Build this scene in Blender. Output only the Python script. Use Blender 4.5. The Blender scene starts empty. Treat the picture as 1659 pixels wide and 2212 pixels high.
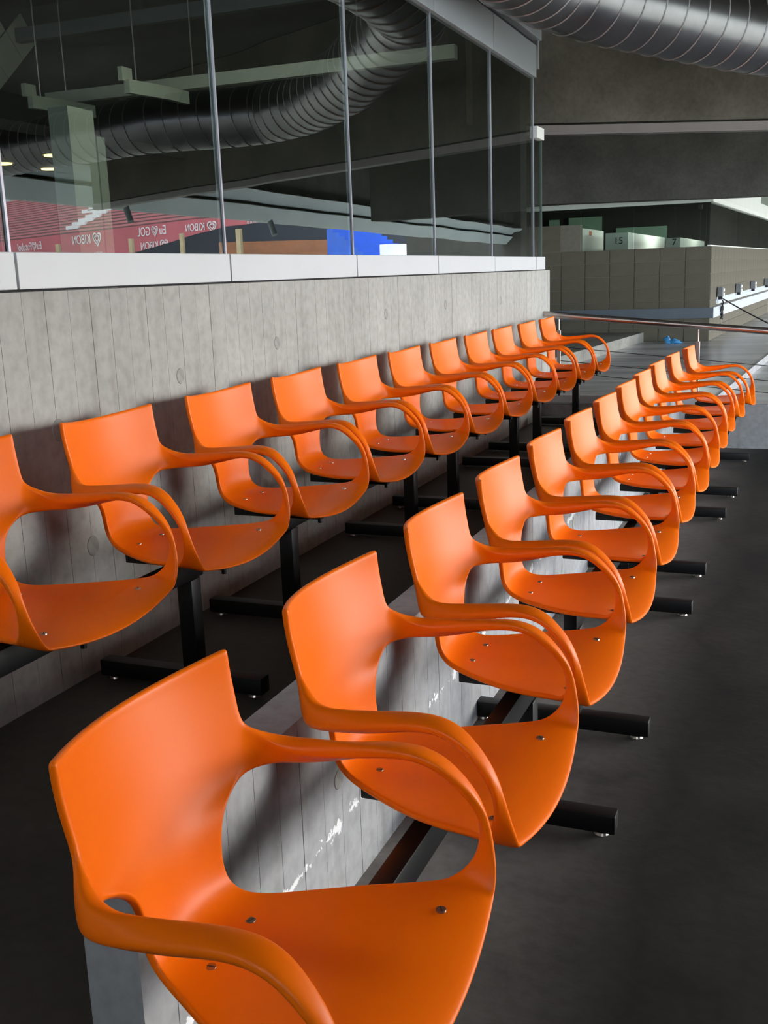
import bpy, bmesh, math, random
from mathutils import Vector, Matrix

C = bpy.context.scene
COL = C.collection
random.seed(7)

# ------------------------------------------------------------------ camera
EYE = 1.385                       # eye height above the lower floor (z = 0)
yaw, pit, rol = math.radians(22.373), math.radians(12.799), math.radians(-2.035)
fw = Vector((-math.sin(yaw) * math.cos(pit), math.cos(yaw) * math.cos(pit), -math.sin(pit)))
rt = Vector((math.cos(yaw), math.sin(yaw), 0))
up = rt.cross(fw)
r2 = math.cos(rol) * rt + math.sin(rol) * up
u2 = -math.sin(rol) * rt + math.cos(rol) * up
cam = bpy.data.cameras.new('camera')
cam.sensor_fit = 'VERTICAL'
cam.sensor_height = 36.0
cam.sensor_width = 27.0
cam.lens = 2258.0 / 2212.0 * 36.0
cam.clip_start = 0.05
cam.clip_end = 600
camo = bpy.data.objects.new('camera', cam)
COL.objects.link(camo)
camo.matrix_world = Matrix(((r2.x, u2.x, -fw.x, 0), (r2.y, u2.y, -fw.y, 0), (r2.z, u2.z, -fw.z, EYE), (0, 0, 0, 1)))
C.camera = camo

# ------------------------------------------------------------------ sky, sun, exposure
w = bpy.data.worlds.new('world')
C.world = w
w.use_nodes = True
wn = w.node_tree.nodes
wn['Background'].inputs[0].default_value = (0.80, 0.90, 1.0, 1)
wn['Background'].inputs[1].default_value = 8.5
sun = bpy.data.lights.new('sun', 'SUN')
sun.energy = 5.4
sun.angle = math.radians(44)
sun.color = (1.0, 0.92, 0.80)
suno = bpy.data.objects.new('sun', sun)
COL.objects.link(suno)
sd = Vector((0.77, 0.64, 0.085))      # towards the sun
suno.rotation_euler = sd.to_track_quat('Z', 'Y').to_euler()
suno.location = (20, 20, 12)
C.view_settings.view_transform = 'Standard'
C.view_settings.look = 'None'
C.view_settings.gamma = 1
C.view_settings.use_curve_mapping = False
C.view_settings.exposure = 0.5


# ------------------------------------------------------------------ materials
def lin(r, g, b):
    f = lambda c: (c / 255 / 12.92) if c / 255 <= 0.04045 else ((c / 255 + 0.055) / 1.055) ** 2.4
    return (f(r), f(g), f(b), 1)


def mat(name, col, rough=0.5, metal=0.0, spec=0.5, vary=0.0, scale=6.0, bump=0.0, bscale=60.0, stretch=(1, 1, 1), emit=None, estr=0.0, coat=0.0):
    m = bpy.data.materials.new(name)
    m.use_nodes = True
    nt = m.node_tree
    b = nt.nodes['Principled BSDF']
    b.inputs['Base Color'].default_value = col
    b.inputs['Roughness'].default_value = rough
    b.inputs['Metallic'].default_value = metal
    b.inputs['Specular IOR Level'].default_value = spec
    b.inputs['Coat Weight'].default_value = coat
    if emit:
        b.inputs['Emission Color'].default_value = emit
        b.inputs['Emission Strength'].default_value = estr
    tc = nt.nodes.new('ShaderNodeTexCoord')
    mp = nt.nodes.new('ShaderNodeMapping')
    mp.inputs['Scale'].default_value = stretch
    nt.links.new(tc.outputs['Object'], mp.inputs[0])
    n = nt.nodes.new('ShaderNodeTexNoise')
    n.inputs['Scale'].default_value = scale
    n.inputs['Detail'].default_value = 6
    n.inputs['Roughness'].default_value = 0.62
    nt.links.new(mp.outputs[0], n.inputs['Vector'])
    if vary > 0:
        rp = nt.nodes.new('ShaderNodeValToRGB')
        rp.color_ramp.elements[0].position = 0.3
        rp.color_ramp.elements[1].position = 0.7
        rp.color_ramp.elements[0].color = tuple(c * (1 - vary) for c in col[:3]) + (1,)
        rp.color_ramp.elements[1].color = tuple(min(1, c * (1 + vary)) for c in col[:3]) + (1,)
        nt.links.new(n.outputs['Fac'], rp.inputs[0])
        nt.links.new(rp.outputs[0], b.inputs['Base Color'])
    if bump > 0:
        n2 = nt.nodes.new('ShaderNodeTexNoise')
        n2.inputs['Scale'].default_value = bscale
        n2.inputs['Detail'].default_value = 4
        nt.links.new(mp.outputs[0], n2.inputs['Vector'])
        bp = nt.nodes.new('ShaderNodeBump')
        bp.inputs['Strength'].default_value = bump
        bp.inputs['Distance'].default_value = 0.004
        nt.links.new(n2.outputs['Fac'], bp.inputs['Height'])
        nt.links.new(bp.outputs[0], b.inputs['Normal'])
    return m


def concrete(name, base, dark, board=0.0, axis=1, rough=0.75, streak=False, pale_by_kerb=False):
    """Cast concrete: cloudy greys; board = width of the shuttering boards whose tone varies along an axis."""
    m = bpy.data.materials.new(name)
    m.use_nodes = True
    nt = m.node_tree
    L = nt.links.new
    b = nt.nodes['Principled BSDF']
    b.inputs['Roughness'].default_value = rough
    b.inputs['Specular IOR Level'].default_value = 0.3
    g = nt.nodes.new('ShaderNodeNewGeometry')
    n1 = nt.nodes.new('ShaderNodeTexNoise')
    n1.inputs['Scale'].default_value = 1.7
    n1.inputs['Detail'].default_value = 9
    n1.inputs['Roughness'].default_value = 0.65
    L(g.outputs['Position'], n1.inputs['Vector'])
    r1 = nt.nodes.new('ShaderNodeValToRGB')
    r1.color_ramp.elements[0].position = 0.32
    r1.color_ramp.elements[1].position = 0.68
    r1.color_ramp.elements[0].color = dark
    r1.color_ramp.elements[1].color = base
    L(n1.outputs['Fac'], r1.inputs[0])
    out = r1.outputs[0]
    n2 = nt.nodes.new('ShaderNodeTexNoise')
    n2.inputs['Scale'].default_value = 28
    n2.inputs['Detail'].default_value = 6
    L(g.outputs['Position'], n2.inputs['Vector'])
    r2_ = nt.nodes.new('ShaderNodeValToRGB')
    r2_.color_ramp.elements[0].position = 0.28
    r2_.color_ramp.elements[1].position = 0.6
    r2_.color_ramp.elements[0].color = (0.78, 0.77, 0.75, 1)
    r2_.color_ramp.elements[1].color = (1, 1, 1, 1)
    L(n2.outputs['Fac'], r2_.inputs[0])
    mx = nt.nodes.new('ShaderNodeMixRGB')
    mx.blend_type = 'MULTIPLY'
    mx.inputs[0].default_value = 0.8
    L(out, mx.inputs[1])
    L(r2_.outputs[0], mx.inputs[2])
    out = mx.outputs[0]
    if board:
        sx = nt.nodes.new('ShaderNodeSeparateXYZ')
        L(g.outputs['Position'], sx.inputs[0])
        dv = nt.nodes.new('ShaderNodeMath')
        dv.operation = 'DIVIDE'
        dv.inputs[1].default_value = board
        L(sx.outputs[axis], dv.inputs[0])
        fl = nt.nodes.new('ShaderNodeMath')
        fl.operation = 'FLOOR'
        L(dv.outputs[0], fl.inputs[0])
        wnz = nt.nodes.new('ShaderNodeTexWhiteNoise')
        wnz.noise_dimensions = '1D'
        L(fl.outputs[0], wnz.inputs['W'])
        r3 = nt.nodes.new('ShaderNodeValToRGB')
        r3.color_ramp.elements[0].color = (0.96, 0.96, 0.96, 1)
        r3.color_ramp.elements[1].color = (1, 1, 1, 1)
        L(wnz.outputs[0], r3.inputs[0])
        m2 = nt.nodes.new('ShaderNodeMixRGB')
        m2.blend_type = 'MULTIPLY'
        m2.inputs[0].default_value = 1
        L(out, m2.inputs[1])
        L(r3.outputs[0], m2.inputs[2])
        out = m2.outputs[0]
        # vertical runs
        mp = nt.nodes.new('ShaderNodeMapping')
        mp.inputs['Scale'].default_value = (1, 1, 0.06) if axis == 1 else (1, 1, 1)
        L(g.outputs['Position'], mp.inputs[0])
        n4 = nt.nodes.new('ShaderNodeTexNoise')
        n4.inputs['Scale'].default_value = 14
        n4.inputs['Detail'].default_value = 5
        L(mp.outputs[0], n4.inputs['Vector'])
        r4 = nt.nodes.new('ShaderNodeValToRGB')
        r4.color_ramp.elements[0].position = 0.30
        r4.color_ramp.elements[1].position = 0.5
        r4.color_ramp.elements[0].color = (0.80, 0.79, 0.77, 1)
        r4.color_ramp.elements[1].color = (1, 1, 1, 1)
        L(n4.outputs['Fac'], r4.inputs[0])
        m4 = nt.nodes.new('ShaderNodeMixRGB')
        m4.blend_type = 'MULTIPLY'
        m4.inputs[0].default_value = 0.7
        L(out, m4.inputs[1])
        L(r4.outputs[0], m4.inputs[2])
        out = m4.outputs[0]
    if pale_by_kerb:  # much paler near the kerb, fading to the dark base colour further out
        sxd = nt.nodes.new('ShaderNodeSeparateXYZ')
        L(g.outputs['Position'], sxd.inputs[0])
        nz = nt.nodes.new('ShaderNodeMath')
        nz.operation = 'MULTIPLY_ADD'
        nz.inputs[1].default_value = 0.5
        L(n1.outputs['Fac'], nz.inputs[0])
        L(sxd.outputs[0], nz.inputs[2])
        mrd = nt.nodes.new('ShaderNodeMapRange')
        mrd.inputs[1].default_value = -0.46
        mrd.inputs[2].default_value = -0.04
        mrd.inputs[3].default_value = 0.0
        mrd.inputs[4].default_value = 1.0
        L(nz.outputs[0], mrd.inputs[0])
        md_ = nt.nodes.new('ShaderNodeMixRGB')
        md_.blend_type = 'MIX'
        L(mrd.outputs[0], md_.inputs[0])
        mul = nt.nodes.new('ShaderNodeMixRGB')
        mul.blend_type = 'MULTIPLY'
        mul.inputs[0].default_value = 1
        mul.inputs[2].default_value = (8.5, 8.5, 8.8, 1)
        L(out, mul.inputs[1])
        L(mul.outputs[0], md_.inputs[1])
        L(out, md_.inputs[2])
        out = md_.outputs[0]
    if streak:
        # splashes of white paint in a ragged line along the foot of the kerb
        sx2 = nt.nodes.new('ShaderNodeSeparateXYZ')
        L(g.outputs['Position'], sx2.inputs[0])
        d = nt.nodes.new('ShaderNodeMath')
        d.operation = 'SUBTRACT'
        sl = nt.nodes.new('ShaderNodeMath')
        sl.operation = 'MULTIPLY_ADD'
        sl.inputs[1].default_value = 0.06
        sl.inputs[2].default_value = 0.075
        L(sx2.outputs[1], sl.inputs[0])
        L(sl.outputs[0], d.inputs[1])
        L(sx2.outputs[2], d.inputs[0])
        a = nt.nodes.new('ShaderNodeMath')
        a.operation = 'ABSOLUTE'
        L(d.outputs[0], a.inputs[0])
        mr = nt.nodes.new('ShaderNodeMapRange')
        mr.inputs[1].default_value = 0.0
        mr.inputs[2].default_value = 0.055
        mr.inputs[3].default_value = 0.20
        mr.inputs[4].default_value = -0.10
        L(a.outputs[0], mr.inputs[0])
        n5 = nt.nodes.new('ShaderNodeTexNoise')
        n5.inputs['Scale'].default_value = 13
        n5.inputs['Detail'].default_value = 8
        n5.inputs['Roughness'].default_value = 0.7
        L(g.outputs['Position'], n5.inputs['Vector'])
        ad = nt.nodes.new('ShaderNodeMath')
        ad.operation = 'ADD'
        L(mr.outputs[0], ad.inputs[0])
        L(n5.outputs['Fac'], ad.inputs[1])
        gt = nt.nodes.new('ShaderNodeMath')
        gt.operation = 'GREATER_THAN'
        gt.inputs[1].default_value = 0.70
        L(ad.outputs[0], gt.inputs[0])
        m5 = nt.nodes.new('ShaderNodeMixRGB')
        L(gt.outputs[0], m5.inputs[0])
        L(out, m5.inputs[1])
        m5.inputs[2].default_value = (0.8, 0.8, 0.8, 1)
        out = m5.outputs[0]
    L(out, b.inputs['Base Color'])
    bp = nt.nodes.new('ShaderNodeBump')
    bp.inputs['Strength'].default_value = 0.25
    bp.inputs['Distance'].default_value = 0.004
    L(n2.outputs['Fac'], bp.inputs['Height'])
    L(bp.outputs[0], b.inputs['Normal'])
    return m


def glass_mat(name, tint, ior=1.62, wav=0.0):
    m = bpy.data.materials.new(name)
    m.use_nodes = True
    nt = m.node_tree
    nt.nodes.clear()
    L = nt.links.new
    o = nt.nodes.new('ShaderNodeOutputMaterial')
    tr = nt.nodes.new('ShaderNodeBsdfTransparent')
    tr.inputs[0].default_value = tint
    gl = nt.nodes.new('ShaderNodeBsdfGlossy')
    gl.inputs['Roughness'].default_value = 0.0
    gl.inputs[0].default_value = (0.93, 0.97, 0.95, 1)
    fr = nt.nodes.new('ShaderNodeFresnel')
    fr.inputs['IOR'].default_value = ior
    g = nt.nodes.new('ShaderNodeNewGeometry')
    inv = nt.nodes.new('ShaderNodeMath')
    inv.operation = 'SUBTRACT'
    inv.inputs[0].default_value = 1
    L(g.outputs['Backfacing'], inv.inputs[1])
    ml = nt.nodes.new('ShaderNodeMath')
    ml.operation = 'MULTIPLY'
    L(fr.outputs[0], ml.inputs[0])
    L(inv.outputs[0], ml.inputs[1])
    mx = nt.nodes.new('ShaderNodeMixShader')
    L(ml.outputs[0], mx.inputs[0])
    L(tr.outputs[0], mx.inputs[1])
    L(gl.outputs[0], mx.inputs[2])
    L(mx.outputs[0], o.inputs[0])
    if wav:
        mp = nt.nodes.new('ShaderNodeMapping')
        mp.inputs['Scale'].default_value = (0.1, 1.6, 0.12)
        L(g.outputs['Position'], mp.inputs[0])
        n = nt.nodes.new('ShaderNodeTexNoise')
        n.inputs['Scale'].default_value = 1.6
        n.inputs['Detail'].default_value = 0.0
        L(mp.outputs[0], n.inputs['Vector'])
        bp = nt.nodes.new('ShaderNodeBump')
        bp.inputs['Strength'].default_value = 1.0
        bp.inputs['Distance'].default_value = wav
        L(n.outputs['Fac'], bp.inputs['Height'])
        L(bp.outputs[0], gl.inputs['Normal'])
    return m


M_orange = mat('orange_plastic', lin(248, 111, 5), 0.36, spec=0.18, bump=0.05, bscale=900)
M_black = mat('black_steel', lin(10, 10, 11), 0.45, spec=0.4, vary=0.15, scale=30)
M_steel = mat('steel', lin(170, 160, 150), 0.3, metal=1.0)
M_slot = mat('screw_slot', lin(60, 40, 30), 0.6)
M_rail = mat('brushed_steel', lin(190, 180, 175), 0.3, metal=1.0, vary=0.06, scale=30)
M_wall = concrete('wall_concrete', lin(186, 183, 177), lin(164, 161, 155), board=0.0975)
M_kerb = concrete('kerb_concrete', lin(172, 172, 173), lin(144, 144, 146), board=0.0975, streak=True)
M_floor = concrete('floor_concrete', lin(52, 50, 47), lin(19, 18, 18), rough=0.74, pale_by_kerb=True)
M_upfl = concrete('upper_floor_concrete', lin(70, 66, 60), lin(50, 47, 43), rough=0.62)
M_hole = mat('tie_plug', lin(150, 148, 142), 0.8, vary=0.25, scale=30)
M_girder = concrete('girder_concrete', lin(104, 98, 88), lin(72, 68, 60), board=0.0)
M_girder2 = concrete('dark_girder_concrete', lin(80, 77, 72), lin(60, 58, 53))
M_strip = mat('dull_strip', lin(100, 92, 88), 0.4, metal=0.6, vary=0.1, scale=3)
M_ceil = concrete('deck_concrete', lin(96, 92, 86), lin(70, 67, 62))
M_block = mat('concrete_block', lin(97, 91, 77), 0.85, vary=0.12, scale=5, bump=0.3, bscale=90)
M_mort = mat('mortar', lin(116, 111, 98), 0.9, vary=0.1, scale=20)
M_alu = mat('white_aluminium', lin(208, 208, 209), 0.42, spec=0.5, vary=0.02, scale=3)
M_alu2 = mat('grey_aluminium', lin(170, 174, 180), 0.38, metal=0.35, vary=0.03, scale=3)
M_seal = mat('glazing_seal', lin(176, 174, 184), 0.35, metal=0.4)
M_edge = mat('green_glass_edge', lin(74, 98, 88), 0.5)
M_gap = mat('dark_gap', lin(22, 22, 30), 0.7)
M_seam = mat('duct_seam', lin(196, 196, 196), 0.45, metal=0.5)
M_duct = mat('galvanised_steel', lin(112, 111, 114), 0.28, metal=1.0, vary=0.08, scale=9, bump=0.06, bscale=12)
M_glass = glass_mat('tinted_glass', (0.50, 0.54, 0.50, 1), 1.62, wav=0.0012)
M_glass2 = glass_mat('clear_glass', (0.80, 0.84, 0.81, 1), 1.5, wav=0.001)
M_plat = mat('wet_concrete', lin(182, 182, 184), 0.25, spec=0.6, vary=0.5, scale=1.5, stretch=(0.35, 1.3, 1))
M_slab = concrete('slab_concrete', lin(150, 148, 140), lin(112, 109, 102))
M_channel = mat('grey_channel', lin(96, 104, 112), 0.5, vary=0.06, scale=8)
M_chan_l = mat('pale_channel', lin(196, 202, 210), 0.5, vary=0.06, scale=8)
M_inner = mat('room_dark', lin(46, 46, 42), 0.8, vary=0.1, scale=2)
M_white = mat('white_paint', lin(228, 228, 222), 0.55, vary=0.03, scale=3)
M_pale = mat('pale_paint', lin(205, 210, 200), 0.6, vary=0.03, scale=3)
M_greenwin = mat('lit_window', lin(96, 120, 104), 0.5, emit=lin(110, 140, 120), estr=0.16)
M_lamp = mat('warm_lamp', lin(255, 220, 130), 0.4, emit=(1.0, 0.72, 0.25, 1), estr=9.0)
M_cable = mat('black_cable', lin(38, 38, 40), 0.5)
M_boxgrey = mat('socket_box', lin(120, 122, 124), 0.5)
M_blue = mat('blue_plastic', lin(70, 150, 205), 0.35)
M_sticker = mat('orange_sticker', lin(190, 90, 40), 0.6)
M_red = mat('red_seat', lin(200, 118, 118), 0.5, vary=0.12, scale=0.4)
M_riser = mat('stand_riser', lin(118, 86, 86), 0.8, vary=0.2, scale=0.5)
M_banner = mat('red_banner', lin(198, 94, 102), 0.55, vary=0.12, scale=0.25)
M_letter = mat('white_letter', lin(240, 236, 236), 0.5)
M_ring = mat('pale_ring_beam', lin(186, 192, 188), 0.7, vary=0.08, scale=0.6)
M_field = mat('field_ground', lin(150, 148, 135), 0.9, vary=0.15, scale=0.2)
M_ora_seat = mat('rust_seat', lin(160, 108, 74), 0.6, vary=0.2, scale=1.5)
M_barrier = mat('dark_barrier', lin(58, 60, 68), 0.8, vary=0.2, scale=0.3)
M_blu_seat = mat('blue_seat', lin(36, 96, 206), 0.5, vary=0.15, scale=1.5)
M_wood = mat('pale_post', lin(214, 190, 150), 0.7, vary=0.2, scale=3)


# ------------------------------------------------------------------ helpers
class MB:
    def __init__(self):
        self.bm = bmesh.new()

    def box(self, x0, x1, y0, y1, z0, z1, m=None, bev=0.0):
        r = bmesh.ops.create_cube(self.bm, size=1)
        vs = r['verts']
        S = Matrix.Translation(((x0 + x1) / 2, (y0 + y1) / 2, (z0 + z1) / 2)) @ Matrix.Diagonal((abs(x1 - x0), abs(y1 - y0), abs(z1 - z0), 1))
        if bev > 0:
            for v in vs:
                v.co = S @ v.co
            es = list({e for v in vs for e in v.link_edges})
            g = bmesh.ops.bevel(self.bm, geom=es, offset=bev, segments=2, affect='EDGES', profile=0.5)
            vs = list({v for f in g['faces'] for v in f.verts} | {v for v in vs if v.is_valid})
            if m:
                for v in vs:
                    v.co = m @ v.co
        else:
            T = m @ S if m else S
            for v in vs:
                v.co = T @ v.co
        return self

    def tube(self, a, b, r, n=16, r_end=None):
        a, b = Vector(a), Vector(b)
        d = b - a
        q = d.to_track_quat('Z', 'Y').to_matrix().to_4x4()
        T = Matrix.Translation((a + b) / 2) @ q
        bmesh.ops.create_cone(self.bm, cap_ends=True, segments=n, radius1=r, radius2=r if r_end is None else r_end, depth=d.length, matrix=T)
        return self

    def path(self, pts, r, n=8):
        """A round tube along a polyline."""
        pts = [Vector(p) for p in pts]
        rings = []
        for i, p in enumerate(pts):
            t = (pts[min(i + 1, len(pts) - 1)] - pts[max(i - 1, 0)]).normalized()
            a = t.cross(Vector((0, 0, 1)))
            if a.length < 1e-4:
                a = Vector((1, 0, 0))
            a.normalize()
            b = t.cross(a)
            rr = r[i] if isinstance(r, (list, tuple)) else r
            rings.append([self.bm.verts.new(p + rr * (math.cos(2 * math.pi * k / n) * a + math.sin(2 * math.pi * k / n) * b)) for k in range(n)])
        for i in range(len(rings) - 1):
            for k in range(n):
                self.bm.faces.new((rings[i][k], rings[i][(k + 1) % n], rings[i + 1][(k + 1) % n], rings[i + 1][k]))
        self.bm.faces.new(rings[0][::-1])
        self.bm.faces.new(rings[-1])
        return self

    def prism(self, poly, z0, z1):
        lo = [self.bm.verts.new((x, y, z0)) for x, y in poly]
        hi = [self.bm.verts.new((x, y, z1)) for x, y in poly]
        n = len(poly)
        self.bm.faces.new(lo[::-1])
        self.bm.faces.new(hi)
        for i in range(n):
            self.bm.faces.new((lo[i], lo[(i + 1) % n], hi[(i + 1) % n], hi[i]))
        return self

    def beam(self, a, b, th, z0, z1):
        """An upright slab from a to b in plan; the face on the line a-b looks to the right of the direction a->b."""
        a, b = Vector(a[:2]), Vector(b[:2])
        d = (b - a).normalized()
        nrm = Vector((-d.y, d.x)) * th
        return self.prism([tuple(a), tuple(b), tuple(b + nrm), tuple(a + nrm)], z0, z1)

    def mesh(self, name, m, smooth=False):
        bmesh.ops.recalc_face_normals(self.bm, faces=self.bm.faces)
        me = bpy.data.meshes.new(name)
        self.bm.to_mesh(me)
        self.bm.free()
        me.materials.append(m)
        if smooth:
            me.polygons.foreach_set('use_smooth', [True] * len(me.polygons))
            me.set_sharp_from_angle(angle=math.radians(40))
        return me

    def build(self, name, m, parent=None, smooth=False):
        return link(name, self.mesh(name, m, smooth), parent)


def link(name, me, parent=None):
    o = bpy.data.objects.new(name, me)
    COL.objects.link(o)
    if parent:
        o.parent = parent
    return o


def text_mesh(txt, size, ext, m, centre=False):
    cu = bpy.data.curves.new('lettering', 'FONT')
    cu.body = txt
    cu.size = size
    cu.extrude = ext
    if centre:
        cu.align_x = 'CENTER'
    o = bpy.data.objects.new('lettering_tmp', cu)
    COL.objects.link(o)
    me = bpy.data.meshes.new_from_object(o.evaluated_get(bpy.context.evaluated_depsgraph_get()))
    bpy.data.objects.remove(o)
    bpy.data.curves.remove(cu)
    me.materials.clear()
    me.materials.append(m)
    return me


def tag(o, label, cat, group=None):
    o['label'] = label
    o['category'] = cat
    if group:
        o['group'] = group
    return o


def thing(name, label, cat, loc=(0, 0, 0), rz=0.0, group=None):
    o = bpy.data.objects.new(name, None)
    o.empty_display_size = 0.1
    COL.objects.link(o)
    o.location = loc
    o.rotation_euler = (0, 0, rz)
    return tag(o, label, cat, group)


def struct(o, label=None):
    o['kind'] = 'structure'
    if label:
        o['label'] = label
    return o


def sempty(name, label=None):
    o = bpy.data.objects.new(name, None)
    o.empty_display_size = 0.1
    COL.objects.link(o)
    return struct(o, label)


def dup(root, loc, rz=0.0):
    r = root.copy()
    COL.objects.link(r)
    r.location = loc
    r.rotation_euler = (0, 0, rz)
    for ch in list(root.children):
        c = ch.copy()
        COL.objects.link(c)
        c.parent = r
        for g in list(ch.children):
            d = g.copy()
            COL.objects.link(d)
            d.parent = c
    return r


UF = 0.215                     # upper floor
KT = 0.515                     # kerb top
PF = 0.39                      # far platform
ROW_END = 8.30

# ------------------------------------------------------------------ the setting: floors and walls
def grooved(x, y0, y1, z0, z1, thick, bw, rng):
    """A cast wall facing +x: the shuttering boards stand a hair proud of or behind each other, thin joints between."""
    mb = MB()
    bm = mb.bm
    prof = []
    y = y0
    while y < y1 - 1e-6:
        ye = min(y + bw * rng.uniform(0.93, 1.07), y1)
        o = rng.uniform(-0.0005, 0.0005)
        prof += [(x + o, y + 0.0009), (x + o, ye - 0.0009)]
        if ye < y1 - 1e-6:
            prof += [(x - 0.0022, ye - 0.0004), (x - 0.0022, ye + 0.0004)]
        y = ye
    poly = prof + [(x - thick, y1), (x - thick, y0)]
    n = len(poly)
    lo = [bm.verts.new((a, b, z0)) for a, b in poly]
    hi = [bm.verts.new((a, b, z1)) for a, b in poly]
    for i in range(n):
        bm.faces.new((lo[i], lo[(i + 1) % n], hi[(i + 1) % n], hi[i]))
    # caps as strips from the front profile to the back
    for ring in (lo, hi):
        f = bm.faces.new(ring)
        bmesh.ops.triangulate(bm, faces=[f])
    return mb


rng = random.Random(3)
WX = -2.0
wl = grooved(WX, -3.0, 8.57, UF, 1.372, 0.28, 0.0975, rng).build('wall_left', M_wall)
struct(wl, 'board-marked grey concrete wall behind the second row of orange chairs')
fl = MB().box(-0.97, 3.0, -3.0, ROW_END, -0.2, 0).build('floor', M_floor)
struct(fl, 'dark grey concrete floor of the lower tier')
uf = MB()
uf.box(-2.3, -1.02, -3.0, ROW_END, -0.2, UF)
uf.box(-1.02, -0.93, -3.0, 1.16, -0.2, UF)
struct(uf.build('floor_upper', M_upfl), 'dark concrete floor of the upper tier')
kb = grooved(-0.922, 1.172, ROW_END, 0, KT, 0.102, 0.0975, rng).build('trim_1', M_kerb)
struct(kb, 'low pale concrete kerb wall between the two rows of chairs')
# tie-hole plugs cast into the wall (round, a little proud)
hp = MB()
bmesh.ops.create_cone(hp.bm, cap_ends=True, segments=18, radius1=0.026, radius2=0.022, depth=0.006, matrix=Matrix.Rotation(math.pi / 2, 4, 'Y'))
hme = hp.mesh('tie_plug', M_hole)
for (y, z, s) in [(2.42, 0.98, 1.25), (3.07, 1.07, 1.0), (3.79, 1.13, 1.0), (4.98, 1.19, 1.0), (5.92, 1.20, 1.0), (2.52, 0.61, 1.2), (3.62, 0.58, 1.0), (4.85, 0.58, 1.0),
                  (2.72, 0.36, 1.15), (4.2, 0.36, 1.0), (5.5, 0.55, 1.0), (7.1, 1.18, 1.0)]:
    o = link('tie_plug', hme, wl)
    o.location = (WX - 0.001, y, z)
    o.scale = (1, s, s * 1.15)
for (y, z) in [(1.92, 0.30), (3.2, 0.30), (4.4, 0.30)]:
    o = link('tie_plug', hme, kb)
    o.location = (-0.923, y, z)

# riser and platform beyond the rows
pf = MB()
pf.box(-9.0, -1.6, ROW_END, 40, -0.2, PF)
pf.prism([(-1.6, ROW_END), (-0.665, ROW_END), (-0.43, 12.5), (-0.15, 17.5), (-1.6, 17.5)], -0.2, PF)
pf.prism([(-1.6, 17.5), (-0.15, 17.5), (0.5, 40), (-1.6, 40)], -0.2, PF)
struct(pf.build('floor_platform', M_plat), 'wet grey concrete platform beyond the chairs')
pr = MB().prism([(-0.665, ROW_END), (3.0, ROW_END), (3.0, 40), (0.5, 40), (-0.15, 17.5), (-0.43, 12.5)], -0.2, 0.325)
struct(pr.build('floor_walkway', M_plat), 'lower wet walkway beside the platform edge')
ck = MB()
ck.prism([(-0.665, ROW_END + 0.01), (-0.648, ROW_END + 0.01), (-0.413, 12.5), (-0.13, 17.5), (-0.15, 17.5), (-0.43, 12.5)], 0.325, PF + 0.004)
struct(ck.build('trim_2', M_kerb), 'bright concrete edge of the platform')
ed = MB().box(-2.0, 3.0, ROW_END - 0.012, ROW_END + 0.05, 0.325, 0.337)
struct(ed.build('trim_3', M_alu2), 'thin pale metal edge along the top of the far riser')
rs = MB().box(-2.0, 3.0, ROW_END - 0.004, ROW_END + 0.004, 0, 0.322)
struct(rs.build('wall_far', M_kerb), 'concrete riser at the far end of the two rows')
sl = MB().prism([(-2.08, 14.34), (-2.36, 10.4), (-7, 10.4), (-7, 14.34)], PF, PF + 0.125)
struct(sl.build('floor_slab', M_slab), 'raised concrete slab against the block wall')
bw = MB().box(-9.2, 3.2, -3.3, -3.0, -0.2, 3.2)
struct(bw.build('wall_back', M_girder2))
pt_ = MB().box(3.0, 3.2, -3.0, 2.5, -3.0, 4.05)  # unseen wall, added to cut the light from the near right
struct(pt_.build('wall_light_block', M_girder2))
ew = MB().box(-9.2, 11.0, 40, 40.3, -3.0, 4.3)  # added so the glass reflects something dark instead of sky
struct(ew.build('wall_end_added', M_girder2), 'dark concrete wall added far behind to darken the glass reflections')
lw = MB().box(-9.2, -9.0, -3.0, 40, -0.2, 4.2)
struct(lw.build('wall_room', M_inner))
rf = MB().box(-9.0, -2.3, -3.0, 9.2, 1.0, 1.15)
struct(rf.build('floor_room', M_inner))

# deck overhead with its pale front beam over the field side
dk = MB()
dk.box(-9.2, 6.6, -3.3, 40, 4.05, 4.3)
struct(dk.build('ceiling', M_ceil), 'dark concrete underside of the deck overhead')
dz = lambda y: EYE + 1.27 - 0.0115 * (y - 12.6)
rg = MB()
for prof in (((6.95, 0.0), (6.62, 0.26), (6.75, 0.30), (7.25, 0.02)), ((6.70, 0.34), (6.42, 0.54), (6.55, 0.58), (7.0, 0.36))):
    vs = []
    for y in (-3.3, 60):
        for (x, z) in prof:
            vs.append(rg.bm.verts.new((x, y, dz(y) + z)))
    for i in range(4):
        j = (i + 1) % 4
        rg.bm.faces.new((vs[i], vs[j], vs[4 + j], vs[4 + i]))
    rg.bm.faces.new(vs[0:4][::-1])
    rg.bm.faces.new(vs[4:8])
gp = MB()
vs = []
for y in (-3.3, 60):
    for (x, z) in ((7.02, 0.10), (7.02, 0.6), (7.06, 0.6), (7.06, 0.10)):
        vs.append(gp.bm.verts.new((x, y, dz(y) + z)))
for i in range(4):
    j = (i + 1) % 4
    gp.bm.faces.new((vs[i], vs[j], vs[4 + j], vs[4 + i]))
gp.bm.faces.new(vs[0:4][::-1])
gp.bm.faces.new(vs[4:8])
struct(gp.build('trim_8', M_gap), 'dark back of the ring beam')
struct(rg.build('trim_4', M_ring), 'pale double ring beam along the field side')
sk = MB()
sk.box(6.6, 7.15, -3.3, 60, 2.85 + 0.2, 4.3)
struct(sk.build('wall_apron', M_ceil))

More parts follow.
